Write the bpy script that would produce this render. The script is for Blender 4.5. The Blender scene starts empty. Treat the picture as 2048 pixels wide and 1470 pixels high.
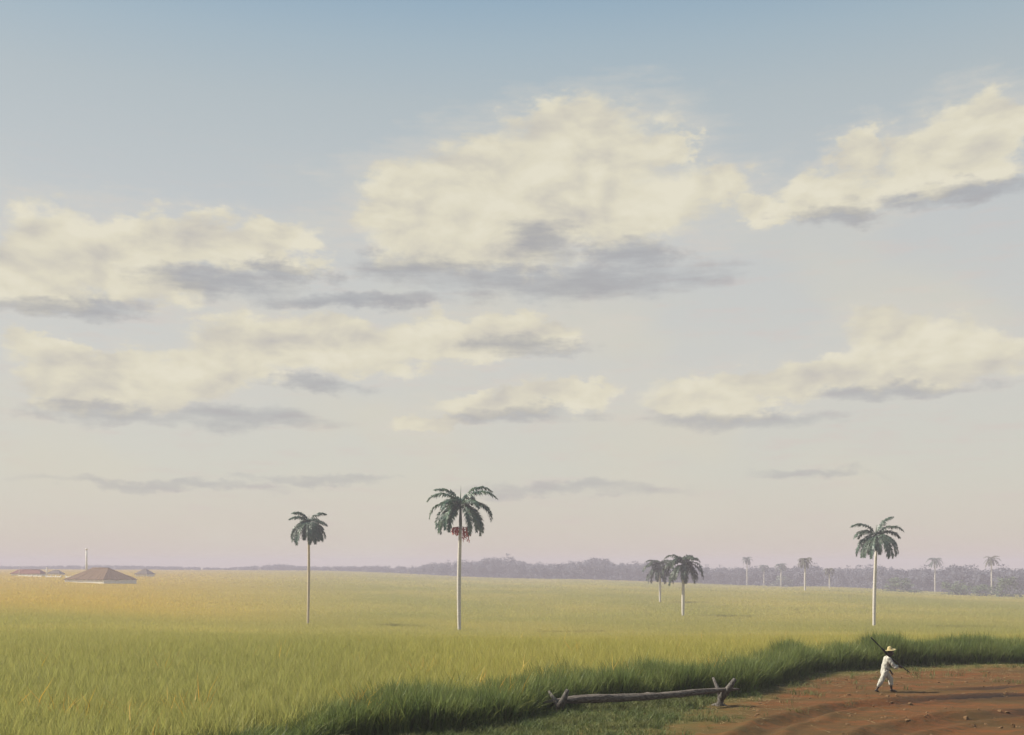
import bpy, bmesh, math, random
import numpy as np
from mathutils import Vector, Matrix, noise

rng = np.random.default_rng(7)
random.seed(7)
sc = bpy.context.scene
C = sc.collection
R = math.radians

# ------------------------------------------------------------------ camera
F = 2200.0            # focal length in photo pixels (photo 2048 wide)
HZ = 1134.0           # photo row of the eye level
EYE = 4.44            # eye above the road (a man is 1.68 m there)
cam_d = bpy.data.cameras.new('camera')
cam_d.sensor_width = 36.0
cam_d.lens = 36.0 * F / 2048.0
cam_d.shift_y = (HZ - 735.0) / 2048.0
cam_d.clip_start = 0.1
cam_d.clip_end = 20000
cam = bpy.data.objects.new('camera', cam_d)
cam.location = (0, 0, EYE)
cam.rotation_euler = (R(90), 0, 0)
C.objects.link(cam)
sc.camera = cam

# ------------------------------------------------------------------ light
SUN_EL, SUN_AZ = R(45), R(-80)      # azimuth from +Y (view axis), minus is left
EXPO = 1.27
SKY_STR = 0.05
sun_d = bpy.data.lights.new('sun', 'SUN')
sun_d.energy = 3.9
sun_d.angle = R(1.5)
sun_d.color = (1.0, 0.93, 0.80)
sun = bpy.data.objects.new('sun', sun_d)
sdir = Vector((math.sin(SUN_AZ) * math.cos(SUN_EL), math.cos(SUN_AZ) * math.cos(SUN_EL), math.sin(SUN_EL)))
sun.rotation_euler = sdir.to_track_quat('Z', 'Y').to_euler()
sun.location = (-40, 10, 60)
C.objects.link(sun)

sc.view_settings.view_transform = 'Standard'
sc.view_settings.look = 'None'
sc.view_settings.exposure = EXPO
sc.view_settings.gamma = 1.0
sc.view_settings.use_curve_mapping = False
sc.cycles.use_denoising = True
sc.cycles.max_bounces = 6
sc.cycles.diffuse_bounces = 3
sc.cycles.transmission_bounces = 4
sc.cycles.transparent_max_bounces = 8
sc.cycles.volume_bounces = 0
sc.cycles.use_adaptive_sampling = False

def srgb(r, g, b):
    f = lambda c: (c / 255 / 12.92) if c / 255 <= 0.04045 else ((c / 255 + 0.055) / 1.055) ** 2.4
    return (f(r), f(g), f(b))

def disp(r, g, b):                 # sky radiance that shows as this colour
    k = 1.0 / (SKY_STR * 2 ** EXPO)
    return tuple(c * k for c in srgb(r, g, b)) + (1,)

# ------------------------------------------------------------------ node helper
class NT:
    def __init__(s, tree):
        s.t = tree; s.n = tree.nodes; s.l = tree.links
    def add(s, typ, ins=None, **kw):
        nd = s.n.new(typ)
        for k, v in kw.items():
            setattr(nd, k, v)
        for k, v in (ins or {}).items():
            sock = nd.inputs[k]
            if isinstance(v, bpy.types.NodeSocket):
                s.l.new(v, sock)
            else:
                sock.default_value = v
        return nd
    def math(s, op, a, b=0.0, c=0.0, clamp=False):
        nd = s.add('ShaderNodeMath', {0: a, 1: b, 2: c}, operation=op)
        nd.use_clamp = clamp
        return nd.outputs[0]
    def vmath(s, op, a, b=None, c=None):
        ins = {0: a}
        if b is not None: ins[1] = b
        if c is not None: ins[2] = c
        return s.add('ShaderNodeVectorMath', ins, operation=op)
    def ramp(s, fac, stops, interp='LINEAR'):
        nd = s.add('ShaderNodeValToRGB', {0: fac})
        cr = nd.color_ramp; cr.interpolation = interp
        while len(cr.elements) < len(stops): cr.elements.new(0.5)
        for e, (p, c) in zip(cr.elements, stops):
            e.position = p; e.color = c if len(c) == 4 else tuple(c) + (1,)
        return nd.outputs[0]
    def mix(s, fac, a, b, blend='MIX'):
        nd = s.add('ShaderNodeMix', data_type='RGBA', blend_type=blend)
        for i, v in ((0, fac), (6, a), (7, b)):
            if isinstance(v, bpy.types.NodeSocket): s.l.new(v, nd.inputs[i])
            else: nd.inputs[i].default_value = v if i == 0 or len(v) == 4 else tuple(v) + (1,)
        return nd.outputs[2]
    def sstep(s, v, lo, hi, a=0.0, b=1.0):
        nd = s.add('ShaderNodeMapRange', {0: v, 1: lo, 2: hi, 3: a, 4: b}, interpolation_type='SMOOTHSTEP')
        return nd.outputs[0]

# ------------------------------------------------------------------ sky
w = bpy.data.worlds.new('World'); sc.world = w; w.use_nodes = True
w.cycles.sampling_method = 'MANUAL'; w.cycles.sample_map_resolution = 512
W = NT(w.node_tree); W.n.clear()
out = W.add('ShaderNodeOutputWorld'); bg = W.add('ShaderNodeBackground', {1: SKY_STR})
W.l.new(bg.outputs[0], out.inputs[0])
sky = W.add('ShaderNodeTexSky', sky_type='NISHITA')
sky.sun_disc = False; sky.sun_elevation = SUN_EL; sky.sun_rotation = SUN_AZ
sky.dust_density = 2.0; sky.air_density = 1.0
tc = W.add('ShaderNodeTexCoord')
sep = W.add('ShaderNodeSeparateXYZ', {0: tc.outputs['Generated']})
X, Y, Z = sep.outputs
az = W.math('ARCTAN2', X, Y)
hor = W.math('SQRT', W.math('ADD', W.math('MULTIPLY', X, X), W.math('MULTIPLY_ADD', Y, Y, 1e-4)))
el = W.math('DIVIDE', Z, hor)
PER = math.pi / 3                  # the cloud field goes on round the whole sky
azp = W.math('SUBTRACT', W.math('PINGPONG', W.math('ADD', az, PER / 2 + 10 * PER), PER), PER / 2)
P = W.add('ShaderNodeCombineXYZ', {0: azp, 1: el, 2: 0.0}).outputs[0]
Pn = W.add('ShaderNodeCombineXYZ', {0: azp, 1: W.math('MULTIPLY', el, 1.7), 2: 0.3}).outputs[0]
Ps = W.add('ShaderNodeCombineXYZ', {0: azp, 1: W.math('MULTIPLY', el, 5.0), 2: 1.3}).outputs[0]
# domain warp so that outlines billow
wn = W.add('ShaderNodeTexNoise', {'Vector': Pn, 'Scale': 17.0, 'Detail': 5.0, 'Roughness': 0.62})
warp = W.vmath('MULTIPLY_ADD', wn.outputs['Color'], (0.11, 0.070, 0), (-0.055, -0.035, 0)).outputs[0]
Pw = W.vmath('ADD', P, warp).outputs[0]
warp2 = W.vmath('MULTIPLY_ADD', wn.outputs['Color'], (0.16, 0.040, 0), (-0.08, -0.020, 0)).outputs[0]
Pg = W.vmath('ADD', P, warp2).outputs[0]

def blobs(coord, lst, sm):
    acc = None
    for cx, cy, rx, ry in lst:
        a = math.atan((cx - 1024) / F); k = math.cos(a)
        u0, v0 = a, (HZ - cy) / F * k
        sx, sy = F / rx / (k * k) * 1.0, F / ry / k
        q = W.vmath('MULTIPLY_ADD', coord, (sx, sy, 0), (-u0 * sx, -v0 * sy, 0)).outputs[0]
        d = W.vmath('DOT_PRODUCT', q, q).outputs['Value']
        acc = d if acc is None else W.math('SMOOTH_MIN', acc, d, sm)
    return acc

PUFF = [(180,720,170,30),(420,740,160,45),(150,505,150,80),(60,545,120,70),(290,490,110,58),(420,490,90,55),(545,482,95,46),(230,560,150,45),
        (1120,265,95,62),(1000,345,150,80),(1210,300,140,90),(860,385,130,65),(790,445,95,46),(1150,410,250,95),
        (1335,300,52,52),(1430,385,75,48),(950,480,220,60),
        (1960,255,110,62),(1890,310,120,52),(1730,315,55,48),(1680,385,105,42),(1560,425,90,26),(1880,350,130,32),
        (540,690,150,62),(300,765,190,48),(150,775,120,42),(700,690,120,42),(900,675,180,42),(1060,655,120,36),
        (1030,805,150,28),(1150,785,70,26),(870,845,75,16),
        (1800,670,110,55),(1860,725,190,50),(1500,775,190,36),(1430,805,110,28),(1650,745,120,40)]
GREY = [(110,612,130,20),(430,566,120,24),(540,540,70,17),(1070,490,75,30),(1110,562,240,27),(1285,515,75,30),
        (850,540,120,22),(1665,432,70,18),(1910,385,130,17),(1060,692,85,18),(200,822,120,16),(430,838,160,19),
        (660,772,85,14),(1030,832,110,13),(1480,838,130,15),(1820,782,120,14),(320,968,200,9),(640,956,110,8),
        (1620,944,90,8),(1150,980,170,11),(700,600,150,14)]
puff_d = blobs(Pw, PUFF, 0.35)
grey_d = blobs(Pg, GREY, 0.30)
fine = W.add('ShaderNodeTexNoise', {'Vector': Pn, 'Scale': 48.0, 'Detail': 6.0, 'Roughness': 0.6}).outputs[0]
streak = W.add('ShaderNodeTexNoise', {'Vector': Ps, 'Scale': 22.0, 'Detail': 5.0, 'Roughness': 0.6}).outputs[0]
big = W.add('ShaderNodeTexNoise', {'Vector': Pn, 'Scale': 6.0, 'Detail': 3.0, 'Roughness': 0.5}).outputs[0]
def billow(vec): return W.add('ShaderNodeTexNoise', {'Vector': vec, 'Scale': 15.0, 'Detail': 4.5, 'Roughness': 0.52, 'Distortion': 0.25}).outputs[0]
bA = billow(Pn); bB = billow(W.vmath('ADD', Pn, (-0.010, 0.024, 0)).outputs[0])
lit = W.math('MULTIPLY_ADD', W.math('SUBTRACT', bA, bB), 2.0, 0.70, clamp=True)
pf = W.math('ADD', W.math('SUBTRACT', 1.42, puff_d), W.math('ADD', W.math('MULTIPLY_ADD', bA, 1.7, -0.85), W.math('MULTIPLY_ADD', fine, 0.55, -0.275)))
puff = W.sstep(pf, -0.20, 0.85)
gf = W.math('ADD', W.math('SUBTRACT', 1.2, W.math('MULTIPLY', grey_d, 0.42)), W.math('MULTIPLY_ADD', streak, 1.7, -0.85))
grey = W.sstep(gf, 0.0, 1.55)
# high milky veil over the blue
elr = W.math('DIVIDE', el, 0.60, clamp=True)
veil = W.ramp(elr, [(0.0, disp(216, 201, 185)), (0.05, disp(215, 206, 191)), (0.14, disp(213, 210, 196)), (0.30, disp(211, 209, 200)),
                    (0.50, disp(202, 204, 201)), (0.70, disp(183, 193, 195)), (0.79, disp(168, 186, 195)), (0.87, disp(150, 176, 193)), (1.0, disp(134, 166, 190))])
col = W.mix(0.88, sky.outputs[0], veil)
pinkf = W.math('MULTIPLY', W.sstep(streak, 0.48, 0.75), W.sstep(el, 0.42, 0.22))
col = W.mix(W.math('MULTIPLY', pinkf, 0.36), col, disp(210, 194, 188))
lowf = W.math('MULTIPLY', W.sstep(big, 0.42, 0.66), W.sstep(el, 0.40, 0.15))
col = W.mix(W.math('MULTIPLY', lowf, 0.55), col, disp(214, 209, 192))
bank = W.sstep(W.math('ADD', W.math('SUBTRACT', 1.5, W.math('MULTIPLY', puff_d, 0.36)), W.math('MULTIPLY_ADD', streak, 1.6, -0.8)), 0.1, 1.5)
col = W.mix(W.math('MULTIPLY', bank, 0.50), col, disp(213, 209, 199))
cream = W.ramp(lit, [(0.0, disp(184, 181, 179)), (0.40, disp(207, 202, 188)), (0.75, disp(224, 218, 196)), (1.0, disp(231, 225, 204))])
col = W.mix(W.math('MULTIPLY', puff, 0.88), col, cream)
col = W.mix(W.math('MULTIPLY', W.math('MULTIPLY', grey, W.sstep(el, 0.04, 0.24, 0.42, 0.76)), 1.0), col, disp(158, 160, 166))
W.l.new(col, bg.inputs[0])

# ------------------------------------------------------------------ terrain
_Dn = np.array([0, 25, 50, 75, 100, 150, 200, 250, 330, 450, 600, 800, 1200, 2000, 3600.])
_px = np.array([0, 600, 1100, 1600, 2048.])
_zt = np.array([
    [0, 0, 0, -.9, -1.8, -3.0, -3.6, -3.8, -3.4, -2.4, -1.0, -0.1, 0.9, 1.4, 2.0],
    [0, 0, 0, -1.3, -2.6, -4.7, -5.7, -6.0, -5.5, -4.4, -3.0, -1.3, 0.0, 1.0, 2.0],
    [0, 0, 0, -1.4, -2.9, -5.3, -6.5, -7.0, -6.6, -6.1, -6.2, -6.5, -6.5, -5, -4],
    [0, 0, 0, -1.3, -2.8, -5.0, -6.3, -7.0, -6.8, -6.8, -8.6, -11.0, -14.0, -15, -15],
    [0, 0, 0, -1.3, -2.8, -5.0, -6.3, -7.0, -7.7, -9.5, -12.3, -15.4, -19.0, -20, -20]])
_ld = np.linspace(math.log(30), math.log(3700), 200)
_zs = []
for row in _zt:
    z = np.interp(np.exp(_ld), _Dn, row)
    k = np.exp(-np.linspace(-2, 2, 15) ** 2); k /= k.sum()
    zp = np.pad(z, 7, mode='edge'); _zs.append(np.convolve(zp, k, mode='valid'))
_zs = np.array(_zs)

def ground_z(x, y):
    x = np.asarray(x, float); y = np.asarray(y, float)
    yy = np.maximum(y, 30.0)
    px = np.clip(1024 + F * x / yy, 0, 2047.9)
    ld = np.clip(np.log(yy), _ld[0], _ld[-1])
    ci = np.clip(np.searchsorted(_px, px, side='right') - 1, 0, len(_px) - 2)
    t = (px - _px[ci]) / (_px[ci + 1] - _px[ci]); t = t * t * (3 - 2 * t)
    fi = (ld - _ld[0]) / (_ld[1] - _ld[0]); i0 = np.clip(fi.astype(int), 0, len(_ld) - 2); ft = fi - i0
    za = _zs[ci, i0] * (1 - ft) + _zs[ci, i0 + 1] * ft
    zb = _zs[ci + 1, i0] * (1 - ft) + _zs[ci + 1, i0 + 1] * ft
    return (za * (1 - t) + zb * t) * np.clip((y - 30) / 25, 0, 1)

def gz(x, y): return float(ground_z(np.array([x]), np.array([y]))[0])
def at(px, py, D): return Vector(((px - 1024) / F * D, D, EYE - (py - HZ) / F * D))
def xat(px, D): return (px - 1024) / F * D

_rb = np.array([[-3500, 2], [-60, 8], [-12, 19], [-6, 24.5], [-4.15, 27.6], [-1.66, 29.3], [.1, 31.3], [1.0, 33.9], [2.0, 34.8], [4.5, 36.3], [8, 38.2],
                [10, 41.8], [12.5, 45.9], [16, 48.3], [19.8, 49.6], [24.4, 49.8], [60, 54], [3500, 120]])
def road_edge(x): return np.interp(x, _rb[:, 0], _rb[:, 1])

# ------------------------------------------------------------------ object helpers
def tag(o, label=None, cat=None, group=None, kind=None):
    if label: o['label'] = label
    if cat: o['category'] = cat
    if group: o['group'] = group
    if kind: o['kind'] = kind
    return o

def empty(name, loc, rz=0.0):
    o = bpy.data.objects.new(name, None); o.empty_display_size = 0.3
    o.location = loc; o.rotation_euler = (0, 0, rz); C.objects.link(o)
    return o

def link(name, me, mat=None, parent=None):
    o = bpy.data.objects.new(name, me); C.objects.link(o)
    if mat and not me.materials: me.materials.append(mat)
    if parent: o.parent = parent
    return o

def mesh(name, verts, faces, smooth=False):
    me = bpy.data.meshes.new(name); me.from_pydata([tuple(v) for v in verts], [], [tuple(f) for f in faces]); me.update()
    if smooth: me.polygons.foreach_set('use_smooth', [True] * len(me.polygons))
    return me

class MB:
    def __init__(s): s.v = []; s.f = []
    def quad(s, a, b, c, d):
        n = len(s.v); s.v += [a, b, c, d]; s.f.append((n, n + 1, n + 2, n + 3))
    def tri(s, a, b, c):
        n = len(s.v); s.v += [a, b, c]; s.f.append((n, n + 1, n + 2))
    def tube(s, pts, radii, sides=8, cap=True, jit=0.0, flat=1.0):
        pts = [Vector(p) for p in pts]; n0 = len(s.v)
        up = Vector((0, 0, 1))
        for i, p in enumerate(pts):
            t = (pts[min(i + 1, len(pts) - 1)] - pts[max(i - 1, 0)]).normalized()
            ref = up if abs(t.dot(up)) < 0.95 else Vector((1, 0, 0))
            a = t.cross(ref).normalized(); b = t.cross(a).normalized()
            for k in range(sides):
                th = 2 * math.pi * k / sides
                r = radii[i] * (1 + random.uniform(-jit, jit))
                s.v.append(p + a * math.cos(th) * r + b * math.sin(th) * r * flat)
        for i in range(len(pts) - 1):
            for k in range(sides):
                k2 = (k + 1) % sides
                s.f.append((n0 + i * sides + k, n0 + i * sides + k2, n0 + (i + 1) * sides + k2, n0 + (i + 1) * sides + k))
        if cap:
            s.f.append(tuple(n0 + k for k in range(sides))[::-1])
            m = n0 + (len(pts) - 1) * sides
            s.f.append(tuple(m + k for k in range(sides)))
    def ball(s, c, r, seg=10, rings=7, rot=None):
        c = Vector(c); n0 = len(s.v); r = Vector(r) if not isinstance(r, (int, float)) else Vector((r, r, r))
        for i in range(1, rings):
            ph = math.pi * i / rings
            for k in range(seg):
                th = 2 * math.pi * k / seg
                p = Vector((math.sin(ph) * math.cos(th) * r.x, math.sin(ph) * math.sin(th) * r.y, math.cos(ph) * r.z))
                if rot: p = rot @ p
                s.v.append(c + p)
        pt, pb = Vector((0, 0, r.z)), Vector((0, 0, -r.z))
        if rot: pt, pb = rot @ pt, rot @ pb
        s.v += [c + pt, c + pb]; T, B = len(s.v) - 2, len(s.v) - 1
        for i in range(rings - 2):
            for k in range(seg):
                k2 = (k + 1) % seg
                s.f.append((n0 + i * seg + k, n0 + (i + 1) * seg + k, n0 + (i + 1) * seg + k2, n0 + i * seg + k2))
        for k in range(seg):
            k2 = (k + 1) % seg
            s.f.append((T, n0 + k, n0 + k2)); m = n0 + (rings - 2) * seg
            s.f.append((B, m + k2, m + k))
    def box(s, c, size, rz=0.0):
        cx, cy, cz = c; hx, hy, hz = size[0] / 2, size[1] / 2, size[2] / 2; n = len(s.v)
        for dz in (-hz, hz):
            for dx, dy in ((-hx, -hy), (hx, -hy), (hx, hy), (-hx, hy)):
                s.v.append(Vector((cx + dx * math.cos(rz) - dy * math.sin(rz), cy + dx * math.sin(rz) + dy * math.cos(rz), cz + dz)))
        for f in ((0, 3, 2, 1), (4, 5, 6, 7), (0, 1, 5, 4), (1, 2, 6, 5), (2, 3, 7, 6), (3, 0, 4, 7)):
            s.f.append(tuple(n + i for i in f))
    def build(s, name, mat, parent=None, smooth=False):
        return link(name, mesh(name, s.v, s.f, smooth), mat, parent)

# ------------------------------------------------------------------ materials
def mat_new(name):
    m = bpy.data.materials.new(name); m.use_nodes = True
    t = NT(m.node_tree); t.n.clear()
    o = t.add('ShaderNodeOutputMaterial')
    return m, t, o

def field_colour(t, a, b, c):
    """yellow-green crop: broad patches of ripeness, by place in the world"""
    g = t.add('ShaderNodeNewGeometry')
    n1 = t.add('ShaderNodeTexNoise', {'Vector': t.vmath('MULTIPLY', g.outputs['Position'], (1, .55, 0)).outputs[0], 'Scale': 0.018, 'Detail': 4.0, 'Roughness': 0.55}).outputs[0]
    n2 = t.add('ShaderNodeTexNoise', {'Vector': g.outputs['Position'], 'Scale': 0.35, 'Detail': 4.0, 'Roughness': 0.65}).outputs[0]
    sp = t.add('ShaderNodeSeparateXYZ', {0: g.outputs['Position']})
    # riper stand towards the village on the left, greener low ground at the near left
    lat = t.math('DIVIDE', sp.outputs[0], t.math('MAXIMUM', sp.outputs[1], 30.0))
    left = t.math('MULTIPLY', t.sstep(t.math('MULTIPLY_ADD', n1, 0.16, lat), -0.02, -0.30), t.sstep(sp.outputs[1], 110, 260))
    near = t.math('MULTIPLY', t.sstep(sp.outputs[1], 125, 22), t.sstep(t.math('MULTIPLY_ADD', n1, 0.2, lat), 0.10, -0.16))
    base = t.mix(t.sstep(n1, 0.35, 0.68), a, b)
    base = t.mix(t.math('MULTIPLY', left, 0.85), base, (0.50, 0.355, 0.045))
    c = t.mix(near, c, (0.31, 0.305, 0.10))
    base = t.mix(t.math('MULTIPLY', near, 0.60), base, (0.265, 0.270, 0.085))
    return t.mix(t.math('MULTIPLY', t.sstep(n2, 0.45, 0.75), 0.45), base, c), n2

def foliage(name, cols, transl=0.35, rough=0.6, use_field=False, var=0.25):
    m, t, o = mat_new(name)
    oi = t.add('ShaderNodeObjectInfo')
    if use_field:
        colr, _ = field_colour(t, *cols)
    else:
        g = t.add('ShaderNodeNewGeometry')
        nz = t.add('ShaderNodeTexNoise', {'Vector': g.outputs['Position'], 'Scale': 0.9, 'Detail': 3.0}).outputs[0]
        colr = t.mix(t.sstep(nz, 0.3, 0.7), cols[0], cols[1])
    rpi = t.add('ShaderNodeNewGeometry').outputs['Random Per Island']
    rv = t.math('FRACT', t.math('ADD', oi.outputs['Random'], rpi))
    hs = t.add('ShaderNodeHueSaturation', {'Hue': t.math('MULTIPLY_ADD', rpi, 0.03, 0.485), 'Saturation': 1.0,
                                          'Value': t.math('MULTIPLY_ADD', rv, 2 * var, 1 - var), 'Color': colr})
    d = t.add('ShaderNodeBsdfPrincipled', {'Base Color': hs.outputs[0], 'Roughness': rough, 'Specular IOR Level': 0.25})
    tr = t.add('ShaderNodeBsdfTranslucent', {'Color': hs.outputs[0]})
    mx = t.add('ShaderNodeMixShader', {0: transl, 1: d.outputs[0], 2: tr.outputs[0]})
    t.l.new(mx.outputs[0], o.inputs[0])
    return m

def surface(name, c1, c2, scale=3.0, rough=0.8, bump=0.0, stretch=(1, 1, 1), spec=0.2, coords='Object', detail=5.0):
    m, t, o = mat_new(name)
    tcx = t.add('ShaderNodeTexCoord')
    v = t.vmath('MULTIPLY', tcx.outputs[coords], stretch).outputs[0]
    n = t.add('ShaderNodeTexNoise', {'Vector': v, 'Scale': scale, 'Detail': detail, 'Roughness': 0.65}).outputs[0]
    colr = t.mix(t.sstep(n, 0.3, 0.7), c1, c2)
    b = t.add('ShaderNodeBsdfPrincipled', {'Base Color': colr, 'Roughness': rough, 'Specular IOR Level': spec})
    if bump:
        bp = t.add('ShaderNodeBump', {'Height': n, 'Strength': bump, 'Distance': 0.05})
        t.l.new(bp.outputs[0], b.inputs['Normal'])
    t.l.new(b.outputs[0], o.inputs[0])
    return m

FA, FB, FC = (0.335, 0.315, 0.078), (0.430, 0.370, 0.098), (0.400, 0.360, 0.112)
M = {}
M['field'] = foliage('field_grass', (FA, FB, FC), 0.50, 0.6, True, 0.15)
M['verge'] = foliage('verge_grass', ((0.105, 0.140, 0.040), (0.155, 0.185, 0.054)), 0.45, 0.55, False, 0.35)
M['vmid'] = foliage('verge_mid_grass', ((0.130, 0.160, 0.038), (0.190, 0.200, 0.050)), 0.35, 0.55, False, 0.30)
M['dry'] = foliage('dry_grass', ((0.56, 0.35, 0.06), (0.46, 0.25, 0.05)), 0.35, 0.6, False, 0.25)
M['weed'] = foliage('weeds', ((0.075, 0.100, 0.026), (0.125, 0.125, 0.040)), 0.3, 0.6, False, 0.3)
M['dry2'] = foliage('straw', ((0.30, 0.22, 0.10), (0.22, 0.16, 0.08)), 0.2, 0.7, False, 0.3)
M['palm_main'] = foliage('palm_leaf_blue_green', ((0.032, 0.080, 0.060), (0.070, 0.110, 0.055)), 0.18, 0.45, False, 0.35)
M['palm_dark'] = foliage('palm_leaf_dark', ((0.022, 0.045, 0.026), (0.042, 0.058, 0.026)), 0.12, 0.45, False, 0.35)
M['palm_grey'] = foliage('palm_leaf_grey_green', ((0.045, 0.085, 0.062), (0.080, 0.110, 0.075)), 0.18, 0.45, False, 0.35)
M['palm_olive'] = foliage('palm_leaf_olive', ((0.075, 0.085, 0.035), (0.10, 0.10, 0.05)), 0.18, 0.5, False, 0.3)
M['wood'] = foliage('hazed_woodland_leaf', ((0.095, 0.105, 0.125), (0.140, 0.145, 0.165)), 0.30, 0.8, False, 0.15)  # distance haze partly put into the blue-grey leaf colour
M['bush'] = foliage('bush_leaf', ((0.070, 0.115, 0.050), (0.115, 0.150, 0.065)), 0.25, 0.65, False, 0.35)
M['bush_pale'] = foliage('bush_leaf_pale', ((0.11, 0.14, 0.11), (0.15, 0.17, 0.13)), 0.18, 0.65, False, 0.3)
M['trunk'] = surface('palm_trunk', (0.42, 0.39, 0.345), (0.56, 0.52, 0.465), 2.0, 0.85, 0.3, (1, 1, 6))
M['trunk_tan'] = surface('palm_trunk_tan', (0.44, 0.36, 0.25), (0.55, 0.46, 0.33), 2.0, 0.85, 0.3, (1, 1, 6))
M['shaft'] = surface('crownshaft', (0.05, 0.085, 0.05), (0.075, 0.11, 0.06), 1.5, 0.5)
M['fruit'] = surface('palm_fruit', (0.42, 0.035, 0.015), (0.55, 0.07, 0.03), 3.0, 0.5)
M['wood_log'] = surface('weathered_wood', (0.045, 0.037, 0.030), (0.165, 0.14, 0.12), 3.0, 0.9, 0.8, (1.0, 9, 9))
M['wood_post'] = surface('weathered_stake', (0.040, 0.034, 0.029), (0.15, 0.135, 0.12), 6.0, 0.9, 0.8, (3, 3, 1))
M['skin'] = surface('skin', (0.030, 0.018, 0.012), (0.042, 0.026, 0.018), 8.0, 0.5, 0, spec=0.35)
M['eye'] = surface('eye_white', (0.55, 0.52, 0.48), (0.6, 0.57, 0.52), 5.0, 0.3)
M['cotton'] = surface('white_cotton', (0.34, 0.325, 0.285), (0.42, 0.40, 0.35), 9.0, 0.95, 0.25)
M['straw'] = surface('straw', (0.30, 0.235, 0.11), (0.40, 0.33, 0.17), 30.0, 0.9, 0.3)
M['pole'] = surface('dark_pole', (0.012, 0.011, 0.010), (0.028, 0.024, 0.020), 8.0, 0.6)
M['thatch'] = surface('thatch', (0.095, 0.058, 0.028), (0.15, 0.092, 0.046), 2.5, 0.95, 0.6, (3, 3, .6))
M['thatch2'] = surface('thatch_grey', (0.085, 0.068, 0.054), (0.13, 0.105, 0.08), 2.5, 0.95, 0.6, (3, 3, .6))
M['clod'] = surface('earth_clod', (0.07, 0.042, 0.018), (0.17, 0.095, 0.045), 3.0, 0.95, 0, coords='Generated')
M['tile'] = surface('red_roof', (0.13, 0.042, 0.018), (0.17, 0.062, 0.028), 1.5, 0.9, 0.3)
M['white'] = surface('whitewash', (0.60, 0.58, 0.52), (0.72, 0.69, 0.62), 1.2, 0.9, 0.2)

# ground sheet
m, t, o = mat_new('field_ground')
colr, n2 = field_colour(t, FA, FB, FC)
g = t.add('ShaderNodeNewGeometry')
n3 = t.add('ShaderNodeTexNoise', {'Vector': g.outputs['Position'], 'Scale': 2.2, 'Detail': 5.0, 'Roughness': 0.7}).outputs[0]
colr = t.mix(t.math('MULTIPLY', t.sstep(n3, 0.4, 0.7), 0.3), colr, (0.20, 0.21, 0.05))
b = t.add('ShaderNodeBsdfPrincipled', {'Base Color': colr, 'Roughness': 0.9, 'Specular IOR Level': 0.05})
bp = t.add('ShaderNodeBump', {'Height': n3, 'Strength': 0.9, 'Distance': 0.5})
t.l.new(bp.outputs[0], b.inputs['Normal']); t.l.new(b.outputs[0], o.inputs[0])
M['ground'] = m

# road earth
m, t, o = mat_new('road_earth')
g = t.add('ShaderNodeNewGeometry')
pv = t.vmath('MULTIPLY', g.outputs['Position'], (0.35, 1, 1)).outputs[0]
r1 = t.add('ShaderNodeTexNoise', {'Vector': pv, 'Scale': 0.55, 'Detail': 5.0, 'Roughness': 0.6}).outputs[0]
r2 = t.add('ShaderNodeTexNoise', {'Vector': pv, 'Scale': 5.0, 'Detail': 6.0, 'Roughness': 0.7}).outputs[0]
r3 = t.add('ShaderNodeTexNoise', {'Vector': g.outputs['Position'], 'Scale': 28.0, 'Detail': 3.0, 'Roughness': 0.7}).outputs[0]
ec = t.mix(t.sstep(r1, 0.35, 0.65), (0.082, 0.046, 0.015), (0.138, 0.049, 0.015))
ec = t.mix(t.math('MULTIPLY', t.sstep(r2, 0.40, 0.62), 0.75), ec, (0.062, 0.040, 0.016))
ec = t.mix(t.math('MULTIPLY', t.sstep(r3, 0.58, 0.72), 0.35), ec, (0.22, 0.15, 0.085))
rut_dark = t.add('ShaderNodeAttribute', attribute_name='rut_dark_soil').outputs['Fac']
weed = t.add('ShaderNodeAttribute', attribute_name='weedy').outputs['Fac']
ec = t.mix(t.math('MULTIPLY', rut_dark, t.sstep(r2, 0.18, 0.42)), ec, (0.026, 0.018, 0.014))  # darker earth colour along the ruts
ec = t.mix(t.math('MULTIPLY', weed, t.sstep(r2, 0.22, 0.50)), ec, (0.085, 0.090, 0.026))
b = t.add('ShaderNodeBsdfPrincipled', {'Base Color': ec, 'Roughness': 0.95, 'Specular IOR Level': 0.1})
hh = t.math('ADD', t.math('MULTIPLY', r2, 0.8), t.math('MULTIPLY', r3, 0.35))
bp = t.add('ShaderNodeBump', {'Height': hh, 'Strength': 0.9, 'Distance': 0.10})
t.l.new(bp.outputs[0], b.inputs['Normal']); t.l.new(b.outputs[0], o.inputs[0])
M['road'] = m

# ------------------------------------------------------------------ ground sheet
n = 261
s = np.linspace(-1, 1, n)
gx = 1900 * np.sinh(6.0 * s) / math.sinh(6.0)
gy = 1900 * np.sinh(6.0 * s) / math.sinh(6.0) + 45 * (1 - s * s)
GX, GY = np.meshgrid(gx, gy)
GZ = ground_z(GX, GY) + 0.05
GZ -= 0.35 * np.clip((road_edge(GX) - 0.6 - GY) / 1.5, 0, 1)
verts = np.stack([GX, GY, GZ], -1).reshape(-1, 3)
idx = np.arange(n * n).reshape(n, n)
faces = np.stack([idx[:-1, :-1], idx[:-1, 1:], idx[1:, 1:], idx[1:, :-1]], -1).reshape(-1, 4)
me = bpy.data.meshes.new('ground'); me.from_pydata(verts.tolist(), [], faces.tolist())
me.polygons.foreach_set('use_smooth', [True] * len(me.polygons))
tag(link('ground', me, M['ground']), kind='structure')

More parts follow.
